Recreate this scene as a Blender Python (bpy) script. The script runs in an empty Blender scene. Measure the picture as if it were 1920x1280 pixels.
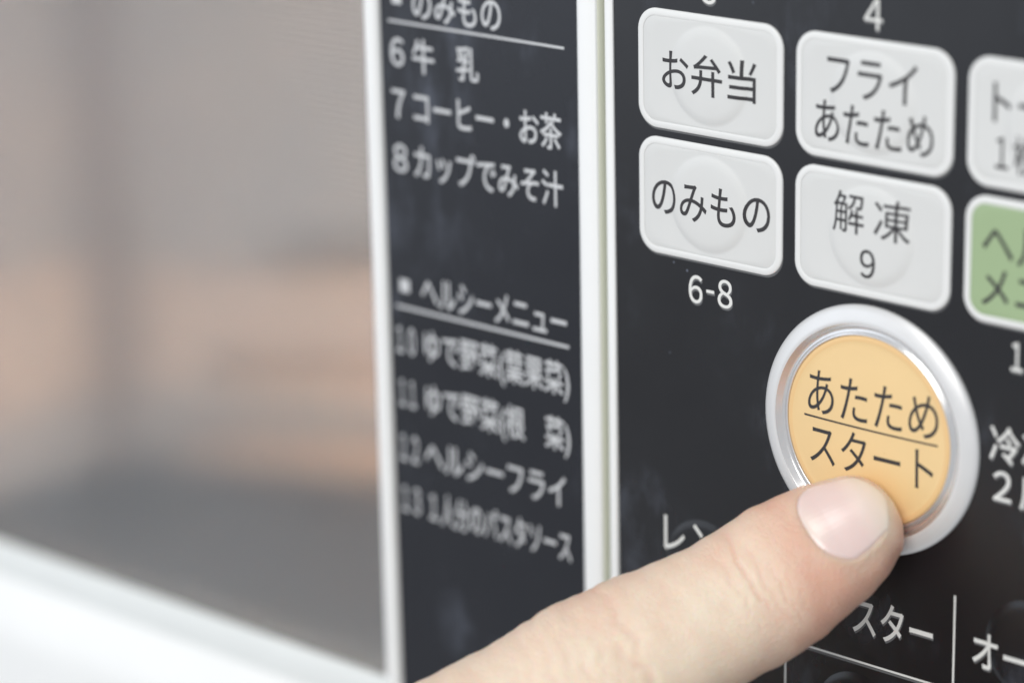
import bpy, bmesh, math, random
import numpy as np
from mathutils import Vector, Matrix

S = 0.001                      # the panel is laid out in millimetres
Z0 = 0.150                     # height of the panel's origin above the worktop level
def W(u, v, w=0.0):            # panel millimetres (right, up, out of the panel) -> world metres
    return Vector((u * S, -w * S, v * S + Z0))
def Wd(u, v, w):
    return Vector((u, -w, v))

C = bpy.context.scene.collection
scene = bpy.context.scene

# ------------------------------------------------------------------ camera
cam_d = bpy.data.cameras.new('camera')
cam = bpy.data.objects.new('camera', cam_d); C.objects.link(cam)
right, up, fwd = Wd(0.74430821, -0.02038371, -0.66752513), Wd(-0.18304801, 0.95502891, -0.23326638), Wd(-0.64226063, -0.29581122, -0.70710466)
M = Matrix((right, up, -fwd)).transposed().to_4x4()
M.translation = W(191.31215, 70.97589, 230.43431)
cam.matrix_world = M
cam_d.sensor_width = 36.0
cam_d.lens = 107.17
cam_d.clip_start = 0.01
cam_d.clip_end = 20
cam_d.dof.use_dof = True
cam_d.dof.focus_distance = 0.302
cam_d.dof.aperture_fstop = 11.3
scene.camera = cam

# ------------------------------------------------------------------ light
world = bpy.data.worlds.new('World'); scene.world = world
world.use_nodes = True
bg = world.node_tree.nodes['Background']
bg.inputs[0].default_value = (0.90, 0.94, 1.0, 1)
bg.inputs[1].default_value = 0.58

def area_light(name, pos, target, size, power, color):
    l = bpy.data.lights.new(name, 'AREA'); l.shape = 'RECTANGLE'
    l.size, l.size_y = size; l.energy = power; l.color = color
    o = bpy.data.objects.new(name, l); C.objects.link(o)
    o.location = pos
    o.rotation_euler = (target - pos).to_track_quat('-Z', 'Y').to_euler()
    return o
area_light('window_light', W(280, 570, 960), W(0, -10, 0), (0.58, 0.74), 7.3, (1.0, 0.98, 0.95))
area_light('panel_sheen_light', W(-900, 200, 850), W(-100, 0, 0), (1.0, 1.0), 2.9, (0.80, 0.88, 1.0))  # added unseen light that brightens the reflection in the upper panel
area_light('nail_highlight_light', W(200, 1280, 330), W(40, 0, 60), (0.40, 0.40), 2.8, (1.0, 0.98, 0.95))  # added unseen overhead light, puts the highlight on the nail

scene.view_settings.view_transform = 'Standard'
scene.view_settings.look = 'None'
scene.view_settings.exposure = 0.0
scene.view_settings.gamma = 1.0

# ------------------------------------------------------------------ materials
def mat(name):
    m = bpy.data.materials.new(name); m.use_nodes = True
    nt = m.node_tree
    return m, nt, nt.nodes['Principled BSDF']
def N(nt, kind, **kw):
    n = nt.nodes.new(kind)
    for k, v in kw.items(): setattr(n, k, v)
    return n
def noise(nt, scale, detail=3.0, rough=0.5, vec=None):
    n = N(nt, 'ShaderNodeTexNoise'); n.inputs['Scale'].default_value = scale
    n.inputs['Detail'].default_value = detail; n.inputs['Roughness'].default_value = rough
    if vec is not None: nt.links.new(vec, n.inputs['Vector'])
    return n
def coords(nt, scale=None):
    tc = N(nt, 'ShaderNodeTexCoord')
    if scale is None: return tc.outputs['Object']
    mp = N(nt, 'ShaderNodeMapping'); mp.inputs['Scale'].default_value = scale
    nt.links.new(tc.outputs['Object'], mp.inputs['Vector'])
    return mp.outputs['Vector']
def ramp(nt, src, p0, c0, p1, c1):
    r = N(nt, 'ShaderNodeValToRGB')
    r.color_ramp.elements[0].position = p0; r.color_ramp.elements[0].color = c0
    r.color_ramp.elements[1].position = p1; r.color_ramp.elements[1].color = c1
    nt.links.new(src, r.inputs[0]); return r
def g(x): return (x, x, x, 1)
def bump(nt, b, height, strength, dist):
    n = N(nt, 'ShaderNodeBump'); n.inputs['Strength'].default_value = strength; n.inputs['Distance'].default_value = dist
    nt.links.new(height, n.inputs['Height']); nt.links.new(n.outputs[0], b.inputs['Normal'])

def plain(name, col, rough=0.4, tint=0.04, scale=60, **kw):
    """a solid material whose colour and gloss vary a little"""
    m, nt, b = mat(name)
    co = coords(nt)
    n = noise(nt, scale, 4, 0.6, co)
    r = ramp(nt, n.outputs[0], 0.3, tuple(c * (1 - tint) for c in col) + (1,), 0.7, tuple(min(1, c * (1 + tint)) for c in col) + (1,))
    nt.links.new(r.outputs[0], b.inputs['Base Color'])
    n2 = noise(nt, scale * 9, 5, 0.65, co)
    rr = ramp(nt, n2.outputs[0], 0.3, g(rough * 0.8), 0.75, g(min(1, rough * 1.25)))
    nt.links.new(rr.outputs[0], b.inputs['Roughness'])
    for k, v in kw.items(): b.inputs[k].default_value = v
    return m

MT = {}
MT['white'] = plain('white_plastic', (0.88, 0.89, 0.88), 0.38, 0.015)
MT['ivory'] = plain('ivory_gap_shade', (0.62, 0.635, 0.52), 0.5, 0.02)  # olive tint paints the shading where the door edge rounds into the gap
MT['key'] = plain('key_film_grey_white', (0.675, 0.68, 0.665), 0.42, 0.03, 45)
MT['rim'] = plain('key_rim_white', (0.77, 0.775, 0.76), 0.40, 0.01)
MT['green'] = plain('key_film_green', (0.335, 0.445, 0.25), 0.42, 0.02)
MT['print'] = plain('white_print', (0.74, 0.74, 0.71), 0.5, 0.03)
MT['ghost'] = plain('grey_offset_copy', (0.12, 0.122, 0.125), 0.5, 0.03)  # grey copy of the white shapes, shifted down and right
MT['menu'] = plain('menu_print', (0.60, 0.61, 0.62), 0.5, 0.03)
MT['ink'] = plain('dark_ink', (0.030, 0.028, 0.030), 0.45, 0.08)
MT['ring'] = plain('pearl_white_ring', (0.74, 0.74, 0.735), 0.34, 0.012, Metallic=0.28)
MT['chrome'] = plain('silver_ring', (0.80, 0.79, 0.78), 0.22, 0.02, Metallic=0.85)
MT['orange'] = plain('orange_cap', (0.835, 0.60, 0.30), 0.34, 0.035, 90)
MT['orange_edge'] = plain('orange_cap_edge', (0.82, 0.55, 0.26), 0.36, 0.02, 50)
MT['seal'] = plain('grey_window_seal', (0.76, 0.785, 0.775), 0.5, 0.02)
m, nt, b = mat('cavity_enamel')
co = coords(nt); n1 = noise(nt, 9, 3, 0.5, coords(nt, (1, 1, 1.6)))
r = ramp(nt, n1.outputs[0], 0.34, (0.38, 0.37, 0.365, 1), 0.66, (0.46, 0.41, 0.385, 1)); nt.links.new(r.outputs[0], b.inputs['Base Color'])
b.inputs['Roughness'].default_value = 0.5; MT['cavity'] = m
MT['floor'] = plain('cavity_floor_ceramic', (0.06, 0.08, 0.095), 0.4, 0.08, 18)
MT['corner_shade'] = plain('cavity_corner_shade', (0.25, 0.21, 0.195), 0.5, 0.05)  # dark colour painting in the shade of the cavity corner
MT['peach_glow'] = plain('peach_glow_paint', (0.60, 0.48, 0.41), 0.45, 0.05, 14)  # paler peach painted in for the bright glow on the cavity walls
MT['copper'] = plain('copper_rail', (0.60, 0.36, 0.24), 0.4, 0.08, 30)
MT['steel'] = plain('dark_cabinet_steel', (0.10, 0.10, 0.105), 0.5, 0.05)

# glossy black film with dust specks and finger smudges
def black_film(name, base, rough):
    m, nt, b = mat(name)
    co = coords(nt)
    big = noise(nt, 55, 4, 0.55, co)
    sm = ramp(nt, big.outputs[0], 0.52, g(0.0), 0.78, g(1.0))
    st = noise(nt, 260, 6, 0.7, coords(nt, (1, 1, 0.35)))
    sm2 = ramp(nt, st.outputs[0], 0.45, g(0.0), 0.8, g(1.0))
    mul = N(nt, 'ShaderNodeMath', operation='MULTIPLY'); nt.links.new(sm.outputs[0], mul.inputs[0]); nt.links.new(sm2.outputs[0], mul.inputs[1])
    sp = N(nt, 'ShaderNodeTexVoronoi'); sp.inputs['Scale'].default_value = 420; nt.links.new(co, sp.inputs['Vector'])
    spr = ramp(nt, sp.outputs['Distance'], 0.035, g(1.0), 0.075, g(0.0))
    spn = noise(nt, 90, 2, 0.5, co); spm = ramp(nt, spn.outputs[0], 0.55, g(0), 0.62, g(1))
    mul2 = N(nt, 'ShaderNodeMath', operation='MULTIPLY'); nt.links.new(spr.outputs[0], mul2.inputs[0]); nt.links.new(spm.outputs[0], mul2.inputs[1])
    add = N(nt, 'ShaderNodeMath', operation='ADD', use_clamp=True)
    sc1 = N(nt, 'ShaderNodeMath', operation='MULTIPLY'); sc1.inputs[1].default_value = 0.42; nt.links.new(mul.outputs[0], sc1.inputs[0])
    sc2 = N(nt, 'ShaderNodeMath', operation='MULTIPLY'); sc2.inputs[1].default_value = 0.35; nt.links.new(mul2.outputs[0], sc2.inputs[0])
    nt.links.new(sc1.outputs[0], add.inputs[0]); nt.links.new(sc2.outputs[0], add.inputs[1])
    mx = N(nt, 'ShaderNodeMix', data_type='RGBA')
    mx.inputs['A'].default_value = base + (1,); mx.inputs['B'].default_value = (0.30, 0.34, 0.44, 1)
    nt.links.new(add.outputs[0], mx.inputs['Factor']); nt.links.new(mx.outputs['Result'], b.inputs['Base Color'])
    rr = ramp(nt, big.outputs[0], 0.35, g(rough * 0.8), 0.75, g(rough * 1.5))
    nt.links.new(rr.outputs[0], b.inputs['Roughness'])
    return m
MT['panel'] = black_film('black_panel_film', (0.008, 0.008, 0.010), 0.22)
MT['sheet'] = black_film('black_menu_film', (0.007, 0.008, 0.013), 0.25)

# door glass: smoky, lightly dusty
m, nt, b = mat('door_glass')
out = nt.nodes['Material Output']
tr = N(nt, 'ShaderNodeBsdfRefraction'); tr.inputs['Color'].default_value = (0.90, 0.905, 0.91, 1); tr.inputs['Roughness'].default_value = 0.24; tr.inputs['IOR'].default_value = 1.12   # filmed, slightly scattering glass
b.inputs['Base Color'].default_value = (0.36, 0.385, 0.41, 1); b.inputs['Roughness'].default_value = 0.16
co = coords(nt); n1 = noise(nt, 22, 4, 0.6, co); r1 = ramp(nt, n1.outputs[0], 0.3, g(0.13), 0.8, g(0.26))
ms = N(nt, 'ShaderNodeMixShader'); nt.links.new(r1.outputs[0], ms.inputs[0])
nt.links.new(tr.outputs[0], ms.inputs[1]); nt.links.new(b.outputs[0], ms.inputs[2]); nt.links.new(ms.outputs[0], out.inputs[0])
MT['glass'] = m
# perforated metal screen behind the glass
m, nt, b = mat('perforated_screen')
out = nt.nodes['Material Output']
tr = N(nt, 'ShaderNodeBsdfTransparent')
b.inputs['Base Color'].default_value = (0.16, 0.155, 0.15, 1); b.inputs['Roughness'].default_value = 0.45
tc = coords(nt, (1250, 1250, 1250))
vm = N(nt, 'ShaderNodeVectorMath', operation='FRACTION'); nt.links.new(tc, vm.inputs[0])
sub = N(nt, 'ShaderNodeVectorMath', operation='SUBTRACT'); sub.inputs[1].default_value = (0.5, 0.5, 0.5); nt.links.new(vm.outputs[0], sub.inputs[0])
mk = N(nt, 'ShaderNodeVectorMath', operation='MULTIPLY'); mk.inputs[1].default_value = (1, 0, 1); nt.links.new(sub.outputs[0], mk.inputs[0])
ln = N(nt, 'ShaderNodeVectorMath', operation='LENGTH'); nt.links.new(mk.outputs[0], ln.inputs[0])
lt = N(nt, 'ShaderNodeMath', operation='GREATER_THAN'); lt.inputs[1].default_value = 0.46; nt.links.new(ln.outputs['Value'], lt.inputs[0])
ms = N(nt, 'ShaderNodeMixShader'); nt.links.new(lt.outputs[0], ms.inputs[0]); nt.links.new(tr.outputs[0], ms.inputs[1]); nt.links.new(b.outputs[0], ms.inputs[2])
nt.links.new(ms.outputs[0], out.inputs[0]); MT['screen'] = m
# glowing heater bars standing in for orange streaks of light; added cavity lamp
def glow(name, col, e):
    m, nt, b = mat(name); b.inputs['Base Color'].default_value = col + (1,)
    b.inputs['Emission Color'].default_value = col + (1,); b.inputs['Emission Strength'].default_value = e
    return m
MT['streak'] = glow('orange_streak_glow', (0.95, 0.40, 0.14), 0.75)
MT['streak'].node_tree.nodes['Principled BSDF'].inputs['Base Color'].default_value = (0.56, 0.45, 0.37, 1)
nt = MT['streak'].node_tree; b = nt.nodes['Principled BSDF']      # painted orange glow fades out towards the left end
sx = N(nt, 'ShaderNodeSeparateXYZ'); nt.links.new(coords(nt), sx.inputs[0])
mr = N(nt, 'ShaderNodeMapRange'); nt.links.new(sx.outputs[0], mr.inputs[0])
for i, v in zip((1, 2, 3, 4), (0.0, 0.11, 0.0, 1.5)): mr.inputs[i].default_value = v
nt.links.new(mr.outputs[0], b.inputs['Emission Strength'])
MT['lamp'] = glow('cavity_fill_glow', (1.0, 0.88, 0.78), 430.0)

# skin
m, nt, b = mat('skin')
at = N(nt, 'ShaderNodeAttribute', attribute_name='blush_shade')
co = coords(nt)
n1 = noise(nt, 190, 7, 0.68, co)
add = N(nt, 'ShaderNodeMath', operation='MULTIPLY_ADD'); add.inputs[1].default_value = 0.85; add.inputs[2].default_value = -0.42
nt.links.new(n1.outputs[0], add.inputs[0])
sm = N(nt, 'ShaderNodeMath', operation='ADD', use_clamp=True); nt.links.new(add.outputs[0], sm.inputs[0]); nt.links.new(at.outputs['Fac'], sm.inputs[1])
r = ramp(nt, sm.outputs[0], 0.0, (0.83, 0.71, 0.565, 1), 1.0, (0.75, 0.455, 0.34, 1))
nt.links.new(r.outputs[0], b.inputs['Base Color'])
b.inputs['Roughness'].default_value = 0.40
b.inputs['Subsurface Weight'].default_value = 0.55
b.inputs['Subsurface Radius'].default_value = (1.0, 0.38, 0.2)
b.inputs['Subsurface Scale'].default_value = 0.0035
b.inputs['Specular IOR Level'].default_value = 0.35
v1 = N(nt, 'ShaderNodeTexVoronoi', feature='DISTANCE_TO_EDGE'); v1.inputs['Scale'].default_value = 2100
nw = noise(nt, 900, 3, 0.6, co); mxv = N(nt, 'ShaderNodeMix', data_type='VECTOR'); mxv.inputs['Factor'].default_value = 0.0006
vadd = N(nt, 'ShaderNodeVectorMath', operation='MULTIPLY_ADD'); vadd.inputs[1].default_value = (0.0006,) * 3
nt.links.new(nw.outputs['Color'], vadd.inputs[0]); nt.links.new(co, vadd.inputs[2]); nt.links.new(vadd.outputs[0], v1.inputs['Vector'])
vr = ramp(nt, v1.outputs['Distance'], 0.0, g(0), 0.25, g(1))
bump(nt, b, vr.outputs[0], 0.7, 0.00007)
MT['skin'] = m
m, nt, b = mat('fingernail')
at = N(nt, 'ShaderNodeAttribute', attribute_name='free')
r = ramp(nt, at.outputs['Fac'], 0.0, (0.865, 0.635, 0.59, 1), 1.0, (0.91, 0.77, 0.64, 1))
nt.links.new(r.outputs[0], b.inputs['Base Color'])
b.inputs['Roughness'].default_value = 0.32; b.inputs['Coat Weight'].default_value = 0.6; b.inputs['Coat Roughness'].default_value = 0.24; b.inputs['Coat IOR'].default_value = 1.62
b.inputs['Subsurface Weight'].default_value = 0.3; b.inputs['Subsurface Radius'].default_value = (1, 0.5, 0.4); b.inputs['Subsurface Scale'].default_value = 0.001
MT['nail'] = m

# ------------------------------------------------------------------ mesh helpers
def link_mesh(name, verts, faces, material, parent=None, loc=(0, 0, 0), smooth=True, mats=None, fmat=None):
    """verts in panel millimetres relative to loc (panel millimetres)"""
    me = bpy.data.meshes.new(name)
    vv = np.asarray(verts, dtype=float).reshape(-1, 3)
    vw = np.stack([vv[:, 0], -vv[:, 2], vv[:, 1]], 1) * S
    me.from_pydata(vw.tolist(), [], [tuple(int(i) for i in f) for f in faces])
    for mm in (mats or [material]): me.materials.append(mm)
    if fmat is not None: me.polygons.foreach_set('material_index', np.asarray(fmat, dtype=np.int32))
    me.polygons.foreach_set('use_smooth', [smooth] * len(me.polygons))
    me.update()
    o = bpy.data.objects.new(name, me); C.objects.link(o)
    place(o, parent, loc)
    return o
def world_of(o):
    p = Vector(o.location)
    while o.parent is not None:
        o = o.parent; p += Vector(o.location)
    return p
def place(o, parent, loc):
    o.parent = parent
    o.location = W(*loc) - (world_of(parent) if parent is not None else Vector((0, 0, 0)))
def finish(o, angle=35, recalc=True):
    bm = bmesh.new(); bm.from_mesh(o.data)
    if recalc: bmesh.ops.recalc_face_normals(bm, faces=bm.faces)
    for e in bm.edges:
        if len(e.link_faces) == 2 and e.calc_face_angle(0) > math.radians(angle): e.smooth = False
    bm.to_mesh(o.data); bm.free()
    return o
def box(name, lo, hi, material, parent, bevel=0.4, segs=3):
    bm = bmesh.new(); bmesh.ops.create_cube(bm, size=1)
    c = [(a + b_) / 2 for a, b_ in zip(lo, hi)]; d = [b_ - a for a, b_ in zip(lo, hi)]
    for v in bm.verts: v.co = Vector((v.co.x * d[0], v.co.y * d[2], v.co.z * d[1])) * S
    if bevel > 0: bmesh.ops.bevel(bm, geom=list(bm.edges), offset=bevel * S, segments=segs, profile=0.5, affect='EDGES')
    me = bpy.data.meshes.new(name); bm.to_mesh(me); bm.free(); me.materials.append(material)
    o = bpy.data.objects.new(name, me); C.objects.link(o); place(o, parent, c)
    for p in me.polygons: p.use_smooth = True
    return finish(o, 50, False)
def extrude_profile(name, prof, a0, a1, axis, material, parent, loc):
    """closed profile swept straight: axis 'u': prof is (v,w); axis 'v': prof is (u,w)"""
    n = len(prof); V = []
    for a in (a0, a1):
        for p in prof: V.append((a, p[0], p[1]) if axis == 'u' else (p[0], a, p[1]))
    V = [(x - loc[0], y - loc[1], z - loc[2]) for x, y, z in V]
    F = [(i, (i + 1) % n, n + (i + 1) % n, n + i) for i in range(n)] + [tuple(range(n))[::-1], tuple(range(n, 2 * n))]
    return finish(link_mesh(name, V, F, material, parent, loc), 40)
def lathe(name, prof, material, parent, loc, n=128, closed=False):
    V = []; F = []
    th = [2 * math.pi * i / n for i in range(n)]
    for r_, w in prof: V += [(r_ * math.cos(t), r_ * math.sin(t), w) for t in th]
    for k in range(len(prof) - 1):
        for i in range(n):
            j = (i + 1) % n
            F.append((k * n + i, k * n + j, (k + 1) * n + j, (k + 1) * n + i))
    if prof[-1][0] < 1e-3 + 0.02: pass
    else: F.append(tuple((len(prof) - 1) * n + i for i in range(n))) if closed else None
    return finish(link_mesh(name, V, F, material, parent, loc), 60)
def rrect(hw, hh, r, n=32):
    """rounded rectangle, n points per corner, counter-clockwise"""
    P = []
    for cx, cy, a0 in ((hw - r, hh - r, 0), (-hw + r, hh - r, 90), (-hw + r, -hh + r, 180), (hw - r, -hh + r, 270)):
        for i in range(n + 1):
            a = math.radians(a0 + 90 * i / n); P.append((cx + r * math.cos(a), cy + r * math.sin(a)))
    return np.array(P)

# text: outlines of the built-in font, turned into thin raised prints
def text(name, body, u0, u1, vc, parent, material, em=None, ink=None, w=0.0, base=(0, 0, 0), weight=0.0, ghost=None, drape=None, thick=0.03):
    cu = bpy.data.curves.new(name, 'FONT'); cu.body = body; cu.resolution_u = 6; cu.offset = weight
    to = bpy.data.objects.new(name, cu); C.objects.link(to)
    dg = bpy.context.evaluated_depsgraph_get(); dg.update()
    me = bpy.data.meshes.new_from_object(to.evaluated_get(dg))
    bpy.data.objects.remove(to); bpy.data.curves.remove(cu)
    bm = bmesh.new(); bm.from_mesh(me); bpy.data.meshes.remove(me)
    bmesh.ops.remove_doubles(bm, verts=bm.verts, dist=1e-5)
    xs = [v.co.x for v in bm.verts]; ys = [v.co.y for v in bm.verts]
    kx = (u1 - u0) / (max(xs) - min(xs))
    if ink: ky = ink / (max(ys) - min(ys)); yc = (max(ys) + min(ys)) / 2
    else: ky = em; yc = 0.38
    for v in bm.verts: v.co = Vector((u0 + (v.co.x - min(xs)) * kx, vc + (v.co.y - yc) * ky, 0))
    if drape:
        bmesh.ops.triangulate(bm, faces=bm.faces)
        for _ in range(3):
            lg = [e for e in bm.edges if e.calc_length() > 0.35]
            if not lg: break
            bmesh.ops.subdivide_edges(bm, edges=lg, cuts=1); bmesh.ops.triangulate(bm, faces=bm.faces)
    bm.verts.ensure_lookup_table(); bm.verts.index_update()
    V = [(v.co.x, v.co.y) for v in bm.verts]; F = [tuple(v.index for v in f.verts) for f in bm.faces]
    bd = [(e.verts[0].index, e.verts[1].index) for e in bm.edges if len(e.link_faces) == 1]
    bm.free()
    n = len(V); verts = []; faces = []; fm = []
    hz = (lambda x, y: drape(x, y)) if drape else (lambda x, y: 0.0)
    verts += [(x - base[0], y - base[1], w + hz(x, y) + thick - base[2]) for x, y in V]
    faces += F; fm += [0] * len(F)
    verts += [(x - base[0], y - base[1], w + hz(x, y) - base[2]) for x, y in V]
    faces += [(a, b_, n + b_, n + a) for a, b_ in bd]; fm += [0] * len(bd)
    mats = [material]
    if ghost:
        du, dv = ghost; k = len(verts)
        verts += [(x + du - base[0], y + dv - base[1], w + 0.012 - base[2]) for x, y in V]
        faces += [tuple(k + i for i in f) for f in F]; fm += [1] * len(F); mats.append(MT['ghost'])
    return link_mesh(name, verts, faces, material, parent, base, smooth=False, mats=mats, fmat=fm)

# ================================================================== the microwave oven
oven = bpy.data.objects.new('microwave_oven', None); C.objects.link(oven)
oven.location = (-0.125, 0.17, 0.0); oven.empty_display_size = 0.05
oven['label'] = 'white and black microwave oven with Japanese menu list, keypad and round orange start button'
oven['category'] = 'microwave oven'

# cabinet shell behind the front: open towards the door
X0, X1, Y0, Y1, D1, D0 = -300, 74, -146, 118, -350, -19
link_mesh('cabinet', [(X0, Y0, D0), (X1, Y0, D0), (X1, Y1, D0), (X0, Y1, D0), (X0, Y0, D1), (X1, Y0, D1), (X1, Y1, D1), (X0, Y1, D1)],
          [(4, 5, 6, 7), (0, 4, 7, 3), (5, 1, 2, 6), (7, 6, 2, 3), (0, 1, 5, 4)], MT['steel'], oven, (0, 0, 0), smooth=False)
# cavity seen through the door glass: left wall, slanted rear wall, right wall, floor and ceiling
plan = [(-262, -18), (-262, -150), (-62, -256), (-14, -256), (-14, -18)]
cv0, cv1 = -133.0, 98.0
V = [(u, v, w) for v in (cv0, cv1) for u, w in plan]; n = len(plan)
cav = link_mesh('cavity', V, [(i, i + 1, n + i + 1, n + i) for i in range(n - 1)] + [tuple(n + i for i in range(n))], MT['cavity'], oven, (0, 0, 0), smooth=False)
link_mesh('cavity_floor', [(u, cv0 + 0.5, w) for u, w in plan] + [(u, cv0 - 3, w) for u, w in plan],
          [tuple(range(n)), tuple(range(n, 2 * n))] + [(i, (i + 1) % n, n + (i + 1) % n, n + i) for i in range(n)], MT['floor'], cav, (0, 0, 0), smooth=False)
def bar(name, a, b, r, material, parent, n=12):
    a, b = np.array(a, float), np.array(b, float); t = (b - a) / np.linalg.norm(b - a)
    s1 = np.cross(t, [0, 1, 0]) if abs(t[1]) < 0.9 else np.cross(t, [1, 0, 0]); s1 /= np.linalg.norm(s1); s2 = np.cross(t, s1)
    V = []
    for p, k in ((a, 0.6), (a + t * r * 0.5, 1), (b - t * r * 0.5, 1), (b, 0.6)):
        V += [p - a + r * k * (math.cos(q) * s1 + math.sin(q) * s2) for q in np.linspace(0, 2 * math.pi, n, endpoint=False)]
    F = [(k * n + i, k * n + (i + 1) % n, (k + 1) * n + (i + 1) % n, (k + 1) * n + i) for k in range(3) for i in range(n)]
    F += [tuple(range(n))[::-1], tuple(range(3 * n, 4 * n))]
    return finish(link_mesh(name, V, F, material, parent, tuple(a)), 60)
def on_rear(d, v, off):        # a point d mm along the slanted rear wall, standing off it
    return (-262 + 0.8836 * d + 0.4683 * off, v, -150 - 0.4683 * d + 0.8836 * off)
bar('corner_shade_bar', (-258, cv0 + 1, -147), (-258, cv1 - 1, -147), 3.4, MT['corner_shade'], cav)  # dark bar standing in for shade along the wall corner
def slab(name, a, b, v0, v1, off, material, parent):      # a thin plate standing on the plan line a-b
    a, b = np.array(a, float), np.array(b, float); t = (b - a) / np.linalg.norm(b - a); nrm = np.array([-t[1], t[0]]) * off
    if nrm[0] < 0: nrm = -nrm
    q = [a, b, b + nrm, a + nrm]
    V = [(x, v, w) for v in (v0, v1) for x, w in q]
    return finish(link_mesh(name, V, [(0, 1, 2, 3), (7, 6, 5, 4)] + [(i, (i + 1) % 4, 4 + (i + 1) % 4, 4 + i) for i in range(4)], material, parent, (0, 0, 0), smooth=False), 30)
pa, pb = on_rear(6, 0, 0.3), on_rear(92, 0, 0.3)
slab('peach_glow_plate', (pa[0], pa[2]), (pb[0], pb[2]), -117, -92, 1.5, MT['peach_glow'], cav)  # plates added to carry the painted peach glow
slab('peach_glow_plate', (-261.7, -22), (-261.7, -143), -117, -88, 1.5, MT['peach_glow'], cav)
for v, d in ((-91, 40), (-113, 26), (-128, 18)):
    bar('streak_bar', on_rear(d, v + 1, 9), on_rear(210, v + 1, 9), 3.0, MT['streak'], cav)  # added glowing bars that imitate orange light streaks in the window
bar('cavity_fill_lamp', (-70, -128, -52), (-70, -104, -52), 8, MT['lamp'], cav)  # added lamp, out of view, to brighten the cavity

# ---- door: moulded white rail along the bottom, white trims, glass, menu sheet
seal = [(-71.8, -4), (-71.8, -0.86), (-70.4, -0.86), (-70.5, -0.5), (-71.2, -0.05), (-72.0, 0.12), (-74.2, 0.25), (-74.6, 0.2), (-74.6, -4)]
rail = [(-74.65, -4), (-74.65, 0.35), (-75.0, 0.5), (-77.0, 1.6), (-79.5, 2.7), (-81.0, 3.1), (-83, 3.25), (-100, 3.2), (-136, 2.8), (-139, 0.8), (-140, -1), (-140, -18), (-96, -18), (-96, -4.4), (-74.7, -4.4)]
door = extrude_profile('door', rail, -296, -5.05, 'u', MT['white'], oven, (-150, -105, 0))
extrude_profile('window_seal', seal, -262, -38.35, 'u', MT['seal'], door, (-150, -72, 0))
top = [(v0 + 170.6 + 0.0, w) for v0, w in [(-70.6, -4), (-70.6, -0.6), (-70.1, 0.2), (-68, 2.0), (-52, 2.0), (-50, 0), (-50, -18), (-70.6, -18)]]
extrude_profile('door_top_rail', top, -296, -5.05, 'u', MT['white'], door, (-150, 110, 0))
side = [(-296, -18), (-296, 0.5), (-294, 2), (-262, 2), (-260, 0.2), (-260, -18)]
extrude_profile('door_side_rail', side, -70.55, 99.9, 'v', MT['white'], door, (-278, 15, 0))
def pane(name, u0, u1, v0, v1, w0, w1, material, parent):
    V = [(u, v, w) for w in (w0, w1) for u, v in ((u0, v0), (u1, v0), (u1, v1), (u0, v1))]
    c = ((u0 + u1) / 2, (v0 + v1) / 2, w1)
    return finish(link_mesh(name, [(a - c[0], b_ - c[1], d - c[2]) for a, b_, d in V],
        [(0, 3, 2, 1), (4, 5, 6, 7), (0, 1, 5, 4), (1, 2, 6, 5), (2, 3, 7, 6), (3, 0, 4, 7)], material, parent, c, smooth=False), 30)
pane('window_pane', -259.9, -38.3, -71.7, 99.9, -3.2, -0.9, MT['glass'], door)
c = (-149, 14.7, -6)
link_mesh('window_screen', [(-110.9, -93.2, 0), (110.9, -93.2, 0), (110.9, 85.2, 0), (-110.9, 85.2, 0)], [(0, 1, 2, 3)], MT['screen'], door, c, smooth=False)
trim = [(-38.25, -16), (-38.25, 0.25), (-38.05, 0.55), (-37.6, 0.7), (-36.8, 0.7), (-36.4, 0.5), (-36.2, 0.1), (-36.2, -16)]
extrude_profile('window_trim', trim, -70.5, 99.9, 'v', MT['white'], door, (-37.2, 15, 0))
pane('menu_sheet', -36.15, -8.05, -70.5, 99.9, -2.0, 0.0, MT['sheet'], door)
edge = [(-8.05, -16), (-8.05, 0.05), (-7.9, 0.32), (-7.5, 0.5), (-6.5, 0.5), (-5.8, 0.42), (-5.52, 0.28), (-5.45, 0.05), (-5.45, -16)]
extrude_profile('door_edge_trim', edge, -70.5, 99.9, 'v', MT['white'], door, (-6.5, 15, 0))

menu = dict(parent=door, material=MT['menu'])
def mline(body, u0, u1, vc, **k):
    text('menu_line', body, u0, u1, vc, door, MT['menu'], w=0.0, base=((u0 + u1) / 2, vc, 0), thick=0.02, weight=0.011, **k)
mline('のみもの', -31.3, -18.6, 9.8, em=4.15)
mline('６', -34.75, -32.75, 4.07, ink=3.15); mline('牛', -31.5, -28.3, 4.0, em=4.0); mline('乳', -25.1, -21.9, 4.0, em=4.0)
mline('７', -34.75, -32.8, -1.63, ink=3.15); mline('コーヒー・お茶', -31.5, -10.45, -1.56, em=4.1)
mline('８', -34.8, -32.7, -7.63, ink=3.15); mline('カップでみそ汁', -31.7, -10.4, -7.62, em=4.1)
mline('ヘルシーメニュー', -31.2, -10.2, -22.0, em=4.1)
mline('１０', -35.2, -32.4, -28.35, ink=3.15); mline('ゆで野菜(葉果菜)', -31.0, -9.95, -28.25, em=4.0)
mline('１１', -35.0, -32.6, -34.5, ink=3.15); mline('ゆで野菜(根　菜)', -31.0, -9.95, -34.5, em=4.0)
mline('１２', -35.2, -32.4, -40.95, ink=3.15); mline('ヘルシーフライ', -31.4, -10.7, -40.95, em=4.1)
mline('１３', -35.15, -32.4, -47.05, ink=3.15); mline('１人分のパスタソース', -30.9, -10.0, -47.1, em=4.0)
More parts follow.
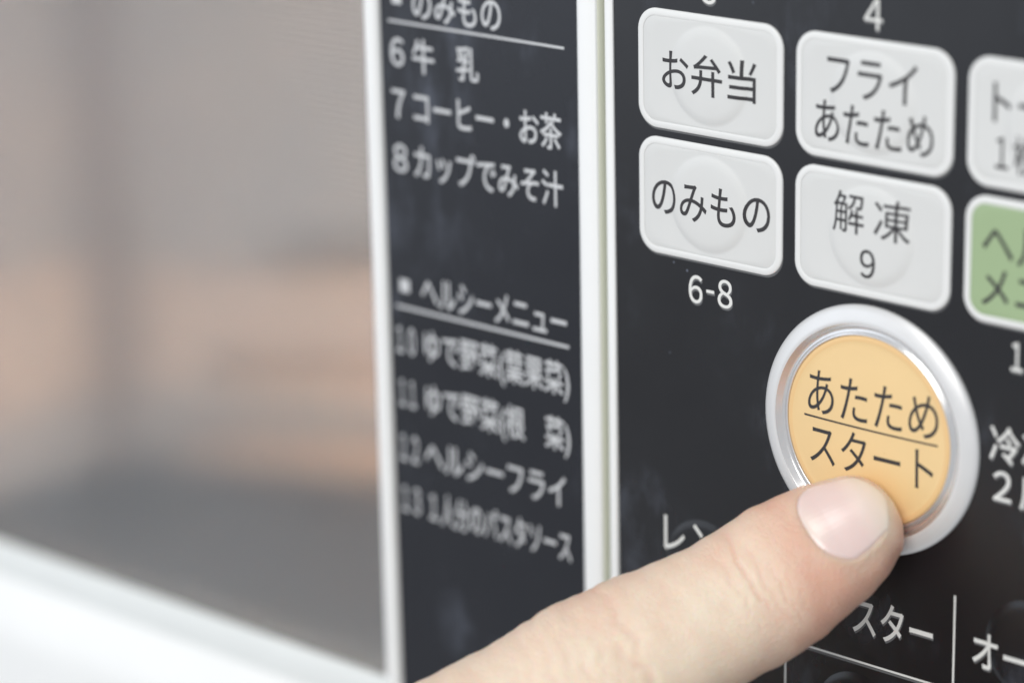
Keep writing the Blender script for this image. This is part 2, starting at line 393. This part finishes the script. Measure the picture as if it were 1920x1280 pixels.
extrude_profile('door_gap_shade', [(-5.43, -14), (-5.43, 0.06), (-5.3, 0.04), (-5.2, -0.1), (-5.12, -0.5), (-5.08, -1.0), (-5.08, -14)], -70.5, 99.9, 'v', MT['ivory'], door, (-5.3, 15, 0))  # strip carrying the painted shading of the rounded door edge
def plate(name, u0, u1, v0, v1, parent, material, w=0.0, t=0.025, ghost=None):
    c = ((u0 + u1) / 2, (v0 + v1) / 2, w)
    V = []; F = []; fm = []
    def sheet(du, dv, z0, z1, m):
        k = len(V)
        for z in (z0, z1):
            for a, b_ in ((u0, v0), (u1, v0), (u1, v1), (u0, v1)): V.append((a + du - c[0], b_ + dv - c[1], z))
        F.extend([tuple(k + i for i in f) for f in ((4, 5, 6, 7), (0, 1, 5, 4), (1, 2, 6, 5), (2, 3, 7, 6), (3, 0, 4, 7))]); fm.extend([m] * 5)
    sheet(0, 0, 0, t, 0)
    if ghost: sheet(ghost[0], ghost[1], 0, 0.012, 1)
    return link_mesh(name, V, F, material, parent, c, smooth=False, mats=[material, MT['ghost']], fmat=fm)
plate('menu_rule', -34.95, -9.95, 7.27, 7.53, door, MT['menu'])
plate('menu_rule', -35.1, -9.9, -24.68, -24.36, door, MT['menu'])
plate('menu_bullet', -34.45, -33.0, -22.75, -21.3, door, MT['menu'])
plate('menu_bullet', -34.3, -32.9, 9.3, 10.75, door, MT['menu'])

# ---- control panel: white housing with a thin edge, black film in it
housing = [(-5.0, -18), (-5.0, -2.2), (-4.42, -2.2), (-4.42, -0.2), (-4.36, 0.15), (-4.1, 0.3), (-3.5, 0.3), (-3.32, 0.15), (-3.3, -1.2), (72, -1.2), (72, 0.2), (73, 0.2), (74, -1), (74, -18)]
panel = extrude_profile('control_panel', housing, -140, 110, 'v', MT['white'], oven, (35, -15, 0))
pane('panel_film', -3.26, 71.9, -139, 109, -1.1, 0.0, MT['panel'], panel)
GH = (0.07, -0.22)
DOMES = ((8.2, -44.7), (47.5, -43.6), (27.6, -56.3))
DP = [(5.0, 0.0), (4.85, 0.04), (4.6, 0.11), (4.3, 0.16), (3.9, 0.18), (2.6, 0.195), (1.2, 0.205), (0.02, 0.21)]
def touch_h(x, y):
    return max(float(np.interp(-math.hypot(x - a, y - b_), [-p[0] for p in DP], [p[1] for p in DP])) for a, b_ in DOMES)
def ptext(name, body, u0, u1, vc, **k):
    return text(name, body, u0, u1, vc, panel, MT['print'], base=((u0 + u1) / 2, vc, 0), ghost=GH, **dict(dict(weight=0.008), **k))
ptext('printed_number', '３', 7.95, 9.75, 15.55, ink=2.95)
ptext('printed_number', '４', 27.35, 29.45, 15.35, ink=2.95, weight=0.0)
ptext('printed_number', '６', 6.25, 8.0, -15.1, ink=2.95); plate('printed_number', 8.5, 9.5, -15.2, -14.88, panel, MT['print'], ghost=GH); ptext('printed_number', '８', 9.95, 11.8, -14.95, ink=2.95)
ptext('printed_number', '１０-１３', 44.5, 53.5, -14.85, ink=2.9)
ptext('printed_caption', '冷凍', 42.4, 49.4, -23.7, em=3.9)
ptext('printed_caption', '２度', 42.9, 49.4, -27.8, em=3.9)
ptext('printed_caption', 'レンジ', 2.85, 14.3, -42.0, em=4.9, weight=0.0, drape=touch_h)
ptext('printed_caption', 'トースター', 21.0, 36.5, -45.0, em=4.6)
ptext('printed_caption', 'オーブン', 41.1, 54.8, -44.9, em=4.5, drape=touch_h)
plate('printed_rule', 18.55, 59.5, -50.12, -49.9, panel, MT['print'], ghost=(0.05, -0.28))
plate('printed_rule', 18.57, 18.77, -75, -50.15, panel, MT['print'])
plate('printed_rule', 38.85, 39.07, -49.6, -40.1, panel, MT['print'])
# embossed touch domes under the film
for u, v in DOMES:
    lathe('touch_dome', [(r_, w + 0.002) for r_, w in DP], MT['panel'], panel, (u, v, 0), 72)

# ---- keys
KW, KH, KR = 18.05, 12.1, 2.35
def dome_h(x, y):
    r_ = math.hypot(x, y)
    return float(np.interp(r_, [0, 2.9, 4.1, 4.55, 4.9, 5.03], [0.36, 0.32, 0.25, 0.15, 0.02, 0.0])) if r_ < 5.3 else 0.0
KZ = 0.20
def key_face_mesh(domed, name):
    inset = 0.72
    dense = rrect(KW / 2 - inset, KH / 2 - inset, KR - inset, 24)
    an = np.arctan2(dense[:, 1], dense[:, 0]); even = np.linspace(-math.pi, math.pi, 96, endpoint=False)
    hw_, hh_ = KW / 2 - inset, KH / 2 - inset
    ext = np.stack([np.cos(even), np.sin(even)], 1)
    ext = ext * np.minimum(hw_ / np.maximum(np.abs(ext[:, 0]), 1e-9), hh_ / np.maximum(np.abs(ext[:, 1]), 1e-9))[:, None]
    r0 = KR - inset
    keep = (np.abs(ext[:, 0]) < hw_ - r0) | (np.abs(ext[:, 1]) < hh_ - r0)      # points on the straight sides
    base = np.concatenate([dense, ext[keep]]); base = base[np.argsort(np.arctan2(base[:, 1], base[:, 0]), kind='stable')]; n = len(base)
    circ = np.array([[5.06 * math.cos(a), 5.06 * math.sin(a)] for a in np.arctan2(base[:, 1], base[:, 0])])
    V = []; loops = []
    def add(P, z):
        k = len(V); V.extend([(x, y, z(x, y)) for x, y in P]); loops.append(range(k, k + n))
    add(base, lambda x, y: KZ - 0.18); add(base * 0.9995, lambda x, y: KZ - 0.03)
    add(base * np.array([1 - 0.08 / (KW / 2), 1 - 0.08 / (KH / 2)]), lambda x, y: KZ)
    for f in (0.3, 0.6, 0.9): add(base * (1 - f) + circ * f * 1.0, lambda x, y: KZ + (dome_h(x, y) if domed else 0))
    for q in (1.0, 0.965, 0.94, 0.91, 0.88, 0.85, 0.82, 0.76, 0.68, 0.58, 0.45, 0.3, 0.15, 0.03): add(circ * q, lambda x, y: KZ + (dome_h(x, y) if domed else 0))
    F = []
    for a, b_ in zip(loops[:-1], loops[1:]):
        F += [(a[i], a[(i + 1) % n], b_[(i + 1) % n], b_[i]) for i in range(n)]
    F.append(tuple(loops[-1]))
    return V, F
def key_rim_mesh():
    n = None; V = []; loops = []
    for ins, z in ((0.0, 0.0), (0.0, 0.10), (0.05, 0.17), (0.18, 0.225), (0.5, 0.245), (0.64, 0.24), (0.715, 0.21), (0.715, 0.02)):
        P = rrect(KW / 2 - ins, KH / 2 - ins, KR - ins, 24); n = len(P); k = len(V)
        V.extend([(x, y, z) for x, y in P]); loops.append(range(k, k + n))
    F = []
    for a, b_ in zip(loops[:-1], loops[1:]):
        F += [(a[i], a[(i + 1) % n], b_[(i + 1) % n], b_[i]) for i in range(n)]
    # grey copy of the key outline, set slightly lower
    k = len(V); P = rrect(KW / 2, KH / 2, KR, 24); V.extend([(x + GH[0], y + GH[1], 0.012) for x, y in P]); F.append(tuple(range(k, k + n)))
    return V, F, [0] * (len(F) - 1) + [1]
rimV, rimF, rimM = key_rim_mesh()
rim0 = None
def make_key(u, v, domed, material, lines, label=None):
    global rim0
    V, F = key_face_mesh(domed, 'key')
    k = finish(link_mesh('key', V, F, material, oven, (u, v, 0)), 45, False)
    if label: k['label'] = label
    if rim0 is None:
        rim0 = finish(link_mesh('key_rim', rimV, rimF, MT['rim'], k, (u, v, 0), mats=[MT['rim'], MT['ghost']], fmat=rimM), 50, False)
    else:
        r_ = rim0.copy(); C.objects.link(r_); place(r_, k, (u, v, 0))
    for body, u0, u1, vc, kw in lines:
        text('key_lettering', body, u0 + 0.2, u1 + 0.2, vc + 0.1, k, MT['ink'], w=KZ + 0.01, base=(u, v, 0), thick=0.015,
             drape=(lambda x, y: dome_h(x - u, y - v)) if domed else None, **kw)
    return k
CU = (9.0, 28.6, 48.2); R0, R1 = 6.95, -6.05
T_ = 0.005
make_key(CU[0], R0, True, MT['key'], [('お弁当', 2.9, 14.65, 6.95, dict(ink=4.15, weight=T_))], 'grey white key lettered お弁当')
make_key(CU[0], R1, True, MT['key'], [('のみもの', 1.5, 16.4, -6.1, dict(ink=3.95, weight=T_))], 'grey white key lettered のみもの')
make_key(CU[1], R0, True, MT['key'], [('フライ', 23.1, 33.4, 9.1, dict(ink=3.9, weight=T_)), ('あたため', 21.7, 35.3, 4.45, dict(ink=4.0, weight=T_))], 'grey white key lettered フライあたため')
make_key(CU[1], R1, True, MT['key'], [('解', 24.05, 27.8, -4.1, dict(ink=4.0, weight=0.001)), ('凍', 28.95, 33.0, -4.2, dict(ink=4.0, weight=0.001)), ('９', 27.4, 29.15, -8.8, dict(ink=2.85, weight=T_))], 'grey white key lettered 解凍 9')
make_key(CU[2], R0, True, MT['key'], [('トースト', 41.7, 55.0, 8.85, dict(em=4.5, weight=T_)), ('１枚', 42.1, 46.6, 4.2, dict(em=4.0, weight=T_))], 'grey white key lettered トースト')
make_key(CU[2], R1, False, MT['green'], [('ヘルシー', 40.95, 55.4, -4.3, dict(em=4.6, weight=T_)), ('メニュー', 41.0, 55.4, -8.6, dict(em=4.5, weight=T_))], 'green key lettered ヘルシーメニュー')

# ---- round start button
BU, BV = 28.75, -25.5
btn = lathe('start_button', [(12.6, 0.0), (12.58, 0.22), (12.45, 0.42), (12.1, 0.62), (11.6, 0.82), (11.25, 0.93), (11.0, 0.96), (10.85, 0.93)], MT['ring'], oven, (BU, BV, 0), 160)
lathe('silver_ring', [(10.87, 0.92), (10.8, 0.86), (10.45, 0.40), (10.33, 0.30), (10.1, 0.28), (9.92, 0.42), (9.78, 0.58), (9.68, 0.6), (9.6, 0.52), (9.58, 0.1)], MT['chrome'], btn, (BU, BV, 0), 160)
lathe('cap_edge', [(9.56, 0.1), (9.56, 0.45), (9.5, 0.52), (9.35, 0.56), (9.15, 0.57), (9.02, 0.55)], MT['orange_edge'], btn, (BU, BV, 0), 160)
CAPP = [(9.02, 0.55), (8.85, 0.52), (8.5, 0.52), (7.0, 0.63), (5.0, 0.73), (2.5, 0.80), (0.02, 0.82)]
lathe('button_cap', CAPP, MT['orange'], btn, (BU, BV, 0), 160)
cap_h = lambda x, y: float(np.interp(-math.hypot(x - BU, y - BV), [-p[0] for p in CAPP], [p[1] for p in CAPP]))
BW = 0.02; bx, bv = 0.30, 0.25
bt = dict(parent=btn, material=MT['ink'], w=BW, base=(BU, BV, 0), thick=0.015, drape=cap_h)
text('button_lettering', 'あたため', 21.4 + bx, 36.65 + bx, -22.8 + bv, ink=4.35, weight=-0.002, **bt)
text('button_lettering', 'スタート', 21.7 + bx, 36.2 + bx, -28.1 + bv, ink=4.2, weight=-0.002, **bt)
text('button_rule', 'ー', 20.95 + bx, 36.65 + bx, -25.44 + bv, ink=0.19, **bt)

# ================================================================== the hand
T = np.array([0.5436, 0.4744, -0.6922]); Dd = np.array([0.2584, 0.6901, 0.6759]); Bb = np.array([0.7985, -0.5462, 0.2527])
ST = np.array([
(2.59, 32.44, -31.78, 1.10, 0.00),
(2.28, 32.27, -31.92, 1.31, 1.86),
(1.78, 32.00, -32.19, 1.67, 2.96),
(1.02, 31.63, -32.62, 2.19, 3.95),
(0.00, 31.05, -33.09, 2.91, 4.65),
(-1.27, 30.40, -33.78, 3.78, 5.24),
(-3.05, 29.43, -34.65, 5.03, 5.83),
(-5.58, 28.04, -35.89, 6.81, 6.41),
(-8.12, 26.70, -37.20, 8.58, 6.72),
(-10.51, 25.45, -38.45, 10.24, 6.97),
(-13.50, 23.91, -39.95, 12.40, 6.97),
(-16.24, 22.57, -41.13, 14.57, 6.90),
(-18.73, 21.29, -42.09, 16.55, 6.97),
(-21.32, 19.97, -43.10, 18.60, 7.20),
(-24.06, 18.54, -44.12, 20.78, 7.59),
(-26.90, 17.19, -45.37, 23.01, 7.91),
(-30.46, 15.55, -46.99, 25.77, 8.21),
(-34.52, 13.72, -48.89, 28.91, 8.43),
(-38.58, 11.81, -50.65, 32.06, 8.49),
(-44.82, 8.75, -53.14, 36.92, 8.67),
(-50.76, 5.91, -55.57, 41.51, 9.01),
(-60.91, 1.25, -59.95, 49.27, 9.35),
(-76.14, -5.62, -66.49, 60.80, 9.79),
])
OFF = np.array([0.0, 0.0, 0.0])
def pchip(x, xp, fp):
    fp = np.asarray(fp, float)
    if fp.ndim == 2: return np.stack([pchip(x, xp, fp[:, i]) for i in range(fp.shape[1])], -1)
    h = np.diff(xp); d = np.diff(fp) / h; m = np.zeros(len(xp))
    for i in range(1, len(xp) - 1):
        if d[i - 1] * d[i] > 0:
            w1, w2 = 2 * h[i] + h[i - 1], h[i] + 2 * h[i - 1]; m[i] = (w1 + w2) / (w1 / d[i - 1] + w2 / d[i])
    m[0], m[-1] = d[0], d[-1]
    i = np.clip(np.searchsorted(xp, x) - 1, 0, len(xp) - 2); t = (x - xp[i]) / h[i]
    return (fp[i] * (1 + 2 * t) * (1 - t) ** 2 + h[i] * m[i] * t * (1 - t) ** 2 + fp[i + 1] * t * t * (3 - 2 * t) + h[i] * m[i + 1] * t * t * (t - 1))
s_tip = ST[0, 0]
q_st = np.sqrt(np.maximum(s_tip - ST[:, 0], 0))
def finger_base(s, phi):
    """surface point and outward direction of the smooth finger at length s (mm, tip positive) and angle phi from the nail"""
    q = np.sqrt(np.maximum(s_tip - s, 0))
    P = pchip(q, q_st, ST[:, 1:4]) + OFF; h = pchip(q, q_st, ST[:, 4])
    blend = np.clip((s + 14) / 10, 0, 1)                       # distal phalanx: flatter on the nail side, fuller pad
    a = h * 1.03; bd = h * (0.93 - 0.10 * blend); bp = h * (0.93 - 0.02 * blend)
    c, sn = np.cos(phi), np.sin(phi)
    e = 2 / 2.15
    cc, ss = np.sign(c) * np.abs(c) ** e, np.sign(sn) * np.abs(sn) ** e
    return P + (a * ss)[..., None] * Bb + (np.where(c > 0, bd, bp) * cc)[..., None] * Dd, h
NA = math.radians(46)
def s_prox(p): return -6.05 + 2.6 * np.abs(p / NA) ** 2.6
def s_free(p): return 1.65 - 1.5 * np.abs(p / NA) ** 2
# nail outline in (s, arc) millimetres, for the fold of skin round it
R_ = 6.0
pp = np.linspace(-NA, NA, 60)
outline = np.concatenate([np.stack([s_prox(pp), pp * R_], 1), np.stack([np.linspace(s_prox(NA), s_free(NA), 25), np.full(25, NA * R_)], 1),
                          np.stack([s_free(pp[::-1]), pp[::-1] * R_], 1), np.stack([np.linspace(s_free(-NA), s_prox(-NA), 25), np.full(25, -NA * R_)], 1)])
def nail_dist(s, phi):
    p = np.stack([s, phi * R_], -1).reshape(-1, 2)
    d = np.full(len(p), 1e9)
    for k in range(0, len(p), 20000):
        d[k:k + 20000] = np.sqrt(((p[k:k + 20000, None, :] - outline[None]) ** 2).sum(-1)).min(1)
    d = d.reshape(s.shape)
    ins = (np.abs(phi) < NA) & (s > s_prox(phi)) & (s < s_free(phi))
    return np.where(ins, -d, d)
rng = random.Random(4)
def creases(s, phi):
    t = np.sin(phi - math.radians(32)) * 6.5
    z = np.zeros_like(s)
    def line(s0, t0, t1, bend, depth, sig, wob=0.25, ph=0.0):
        mid = (t0 + t1) / 2; hw = (t1 - t0) / 2; x = (t - mid) / hw
        c = s0 + bend * x ** 2 + wob * np.sin(t * 2.1 + ph) + 0.4 * wob * np.sin(t * 5.3 + 2 * ph)
        win = np.clip(1 - x ** 2, 0, 1) ** 0.7 * (np.cos(phi) > -0.75)
        return -depth * np.exp(-((s - c) / sig) ** 2) * win
    z += line(-13.2, -6.4, 1.4, 0.5, 0.17, 0.24, 0.10, 0.3)            # main fold behind the nail joint
    z += line(-12.1, -5.2, 4.5, 0.7, 0.075, 0.24, 0.14, 1.7) + line(-11.0, -3.5, 5.0, 0.6, 0.07, 0.22, 0.15, 2.9)
    z += line(-14.5, -5.5, 3.0, -0.4, 0.06, 0.3, 0.25, 4.0) + line(-9.9, -2.5, 4.2, 0.5, 0.05, 0.26, 0.3, 5.0) + line(-15.8, -5.0, 2.0, -0.6, 0.03, 0.32, 0.3, 0.8)
    z += line(-25.6, -3.0, 8.5, -1.6, 0.22, 0.5, 0.15, 1.1)
    for s0, d_, ph in ((-25.3, 0.16, 0.4), (-27.0, 0.07, 1.3), (-28.6, 0.10, 2.1), (-30.2, 0.15, 3.0), (-31.6, 0.10, 3.7), (-33.2, 0.14, 4.9), (-34.9, 0.10, 5.5), (-36.3, 0.06, 0.2)):
        z += line(s0, -8.5 + rng.random(), 2.5 + 3 * rng.random(), 1.0 if s0 < -30 else -1.3, d_ * 0.75, 0.42, 0.35, ph)
    z += 0.16 * np.exp(-((s + 31.5) / 3.2) ** 2) * np.clip(-np.sin(phi - 0.5), 0, 1)   # knuckle
    z += -0.12 * np.exp(-((s + 13.3) / 2.2) ** 2) * np.clip(np.cos(phi), 0, 1)
    z += 0.05 * np.sin(s * 0.9 + phi * 2.3) * np.sin(phi * 1.7 + s * 0.31) + 0.02 * np.sin(s * 2.3 - phi * 4.1)
    return z
# loft
NS, NP = 520, 200
qs = np.concatenate([np.linspace(0.02, math.sqrt(s_tip + 20), 380), np.sqrt(np.linspace(20.2, 76.5, 160) + s_tip)])
sg = s_tip - qs ** 2; NS = len(sg)
ph = np.linspace(-math.pi, math.pi, NP, endpoint=False)
SS, PH = np.meshgrid(sg, ph, indexing='ij')
Pt, hh = finger_base(SS.ravel(), PH.ravel()); Pt = Pt.reshape(NS, NP, 3); hh = hh.reshape(NS, NP)
ds = np.gradient(Pt, axis=0); dp_ = np.roll(Pt, -1, 1) - np.roll(Pt, 1, 1)
nr = np.cross(ds, dp_); nr /= np.linalg.norm(nr, axis=2, keepdims=True) + 1e-12
ctr = Pt.mean(1, keepdims=True); sgn = np.sign(((Pt - ctr) * nr).sum(2).mean()); nr *= sgn
nd = nail_dist(SS, PH)
fold = np.where(nd < 0, -0.22 * np.clip(-nd / 0.4, 0, 1), 0.11 * np.exp(-((nd - 0.4) / 0.65) ** 2) * np.clip(nd / 0.25, 0, 1))
fold *= np.where((SS > -0.5) & (nd > 0), np.clip(1 - (SS + 0.5) / 1.2, 0.0, 1), 1.0)
cr = creases(SS, PH) * np.clip((s_tip - SS) / 2, 0, 1)
disp = fold + cr * 1.3
# pad pressed flat on the cap
Pd = Pt + nr * disp[..., None]
print('finger nearest the panel: %.2f at' % Pd[..., 2].min(), Pd.reshape(-1, 3)[Pd[..., 2].argmin()])
lo = 0.58
flat = Pd[..., 2] < lo
Pd[..., 2] = np.where(flat, lo + 0.02, Pd[..., 2])
t_ = np.sin(PH - math.radians(32))
blush_shade = 0.06 + 0.42 * np.exp(-((SS + 5.0) / 8.0) ** 2) + 1.1 * np.clip(-cr - 0.03, 0, 0.2) + 0.50 * np.exp(-((SS + 7.2) / 2.6) ** 2) * np.exp(-(t_ + 0.05) ** 2 / 0.7) + 0.62 * np.exp(-((SS + 3.0) / 11.0) ** 2) * np.clip(t_ + 0.05, 0, 1) + 0.28 * np.clip((np.abs(t_) - 0.5) / 0.5, 0, 1) + 0.25 * np.exp(-((SS + 27) / 4) ** 2) * np.clip(t_ * -1, 0, 1)  # flush and redder folds, plus painted shade along the finger's sides
blush_shade += 0.35 * np.clip(nd < 0, 0, 1)
verts = Pd.reshape(-1, 3).tolist(); bl = blush_shade.ravel().tolist(); faces = []
for i in range(NS - 1):
    for j in range(NP):
        k = (j + 1) % NP
        faces.append((i * NP + j, (i + 1) * NP + j, (i + 1) * NP + k, i * NP + k))
verts.append((Pd[0].mean(0)).tolist()); bl.append(bl[0])
faces += [(len(verts) - 1, j, (j + 1) % NP) for j in range(NP)]
faces.append(tuple((NS - 1) * NP + j for j in range(NP)))
loft = (verts, faces); verts, faces, bl0 = [], [], bl; bl = []
# rest of the hand, beyond the frame: back of the hand, curled fingers, thumb
def tube(points, radii, flat=(1.0, 1.0), n=28, wide=Bb):
    pts = np.array(points, float); rad = np.array(radii, float)
    x = np.arange(len(pts)); xx = np.linspace(0, len(pts) - 1, 8 * len(pts))
    P = pchip(xx, x, pts); R = pchip(xx, x, rad); k0 = len(verts)
    tg = np.gradient(P, axis=0); tg /= np.linalg.norm(tg, axis=1, keepdims=True)
    for p, r_, t in zip(P, R, tg):
        a = wide - t * (wide @ t); a /= np.linalg.norm(a); b_ = np.cross(t, a)
        for q in np.linspace(0, 2 * math.pi, n, endpoint=False):
            verts.append((p + r_ * (flat[0] * math.cos(q) * a + flat[1] * math.sin(q) * b_)).tolist()); bl.append(0.15)
    m_ = len(P)
    for i in range(m_ - 1):
        for j in range(n): faces.append((k0 + i * n + j, k0 + i * n + (j + 1) % n, k0 + (i + 1) * n + (j + 1) % n, k0 + (i + 1) * n + j))
    faces.append(tuple(k0 + j for j in range(n))[::-1]); faces.append(tuple(k0 + (m_ - 1) * n + j for j in range(n)))
MC = ST[-1, 1:4] + OFF + T * 4
def hp(f, b, d): return MC + T * f + Bb * b + Dd * d
tube([hp(6, 26, 0), hp(-6, 27, 1), hp(-30, 28, 2), hp(-60, 27, 1), hp(-84, 26, 0), (hp(-110, 26, -2)), hp(-190, 27, -8)], [33, 40, 39, 35, 28, 27, 31], (1.0, 0.36))
tube([hp(16, 0.3, -0.2), hp(10, 0.5, 0.2), hp(-2, 1.0, 0.6), hp(-14, 3, 0.4), hp(-36, 9, 0), hp(-58, 16, -1)], [8.6, 9.75, 10.9, 10.8, 10.2, 8], (1, 0.98), 40)
for b, L_ in ((19, 44), (37, 40), (54, 32)):
    r0 = 9.0 if b < 50 else 7.8
    tube([hp(-4, b, 2), hp(L_ * 0.55, b, 0), hp(L_ * 0.9, b, -4), hp(L_ * 0.95, b, -14), hp(L_ * 0.6, b, -24), hp(L_ * 0.2, b, -25), hp(-2, b, -20), hp(-6, b, -17)],
         [r0 + 0.5, r0, r0, r0 - 0.3, r0 - 0.8, r0 - 1.0, r0 - 1.6, r0 - 4], (1, 1), 24)
tube([hp(-62, 10, -6), hp(-40, -4, -12), hp(-18, -8, -18), hp(2, 2, -24), hp(18, 14, -27), hp(26, 20, -28)], [13, 11, 9.5, 9.5, 8.5, 4], (1, 0.95), 24)
c0 = (float(MC[0]), float(MC[1]), float(MC[2]))
tmp_a = finish(link_mesh('finger_shell', [(x - c0[0], y - c0[1], z - c0[2]) for x, y, z in loft[0]], loft[1], MT['skin'], None, c0), 180)
tmp_b = finish(link_mesh('palm_shell', [(x - c0[0], y - c0[1], z - c0[2]) for x, y, z in verts], faces, MT['skin'], None, c0), 180)
def bake(o):                      # the mesh with its modifiers applied
    dg = bpy.context.evaluated_depsgraph_get(); dg.update()
    return bpy.data.meshes.new_from_object(o.evaluated_get(dg))
md = tmp_b.modifiers.new('Remesh', 'REMESH'); md.mode = 'VOXEL'; md.voxel_size = 0.0009
md = tmp_b.modifiers.new('Smooth', 'SMOOTH'); md.iterations = 25; md.factor = 0.5
mb = bake(tmp_b); tmp_b.modifiers.clear(); tmp_b.data = mb
md = tmp_a.modifiers.new('Union', 'BOOLEAN'); md.operation = 'UNION'; md.object = tmp_b; md.solver = 'EXACT'
me = bake(tmp_a); me.name = 'hand'
bpy.data.objects.remove(tmp_a); bpy.data.objects.remove(tmp_b)
bm = bmesh.new(); bm.from_mesh(me)
t_w = Wd(*T); mc_w = Wd(*(MC - np.array(c0))) * S
near = [v for v in bm.verts if (v.co - mc_w).dot(t_w) < 0.022 and (v.co - mc_w).length < 0.032]
for _ in range(30): bmesh.ops.smooth_vert(bm, verts=near, factor=0.5, use_axis_x=True, use_axis_y=True, use_axis_z=True)
for f in bm.faces: f.smooth = True
bm.to_mesh(me); bm.free()
me.materials.clear(); me.materials.append(MT['skin']); me.polygons.foreach_set('material_index', [0] * len(me.polygons))
from mathutils.kdtree import KDTree
kd = KDTree(len(loft[0]))
for k, p in enumerate(loft[0]): kd.insert(Wd(p[0] - c0[0], p[1] - c0[1], p[2] - c0[2]) * S, k)
kd.balance()
val = np.empty(len(me.vertices), dtype=np.float32)
for v in me.vertices:
    _, k, d_ = kd.find(v.co); w_ = min(1.0, d_ / 0.004); val[v.index] = bl0[k] * (1 - w_) + 0.15 * w_
for nm in [a.name for a in me.attributes if a.name == 'blush_shade']: me.attributes.remove(me.attributes[nm])
at = me.attributes.new('blush_shade', 'FLOAT', 'POINT'); at.data.foreach_set('value', val)
hand = bpy.data.objects.new('hand', me); C.objects.link(hand); place(hand, None, c0)
print('hand vertices', len(me.vertices))
hand['label'] = 'bare hand pressing the round orange start button with its outstretched index finger'
hand['category'] = 'hand'
# nail plate: a curved shell tucked under the folds
NU, NV = 60, 70
uu = np.linspace(0, 1, NU); vv_ = np.linspace(-1, 1, NV)
UU, VV = np.meshgrid(uu, vv_, indexing='ij')
PHn = VV * NA * 1.02
Sn = (s_prox(np.clip(PHn, -NA, NA)) - 0.25) * (1 - UU) + (s_free(np.clip(PHn, -NA, NA)) + 0.12) * UU
Pn, hn = finger_base(Sn.ravel(), PHn.ravel()); Pn = Pn.reshape(NU, NV, 3)
d1 = np.gradient(Pn, axis=0); d2 = np.gradient(Pn, axis=1); nn = np.cross(d1, d2); nn /= np.linalg.norm(nn, axis=2, keepdims=True)
if ((Pn - Pn.mean((0, 1))) * nn).sum() < 0: nn = -nn
if (nn.mean((0, 1)) @ Dd) < 0: nn = -nn
edge_ = np.clip((1 - np.abs(VV)) / 0.12, 0, 1) * np.clip(UU / 0.10, 0, 1)
off = -0.12 + 0.20 * (edge_ * (2 - edge_)) + 0.05 * np.clip((UU - 0.5) / 0.5, 0, 1) ** 1.5 * (1 - VV ** 2) + 0.006 * np.sin(VV * 60)
topv = Pn + nn * off[..., None]; botv = Pn + nn * (off - 0.30)[..., None]
V = np.concatenate([topv.reshape(-1, 3), botv.reshape(-1, 3)]); F = []
K = NU * NV
for i in range(NU - 1):
    for j in range(NV - 1):
        a = i * NV + j; F.append((a, a + 1, a + NV + 1, a + NV)); F.append((K + a, K + a + NV, K + a + NV + 1, K + a + 1))
for i in range(NU - 1):
    for j in (0, NV - 1): a = i * NV + j; F.append((a, a + NV, K + a + NV, K + a))
for j in range(NV - 1):
    for i in (0, NU - 1): a = i * NV + j; F.append((a, a + 1, K + a + 1, K + a))
nail = link_mesh('fingernail', V - np.array(c0), F, MT['nail'], hand, c0)
fr = np.clip((UU - 0.55) / 0.45, 0, 1) * 0.8 + 0.5 * np.clip(1 - np.hypot((UU - 0.0) / 0.28, VV / 0.5), 0, 1)
a_ = nail.data.attributes.new('free', 'FLOAT', 'POINT'); a_.data.foreach_set('value', np.concatenate([fr.ravel(), fr.ravel()]).astype(np.float32))
finish(nail, 60)
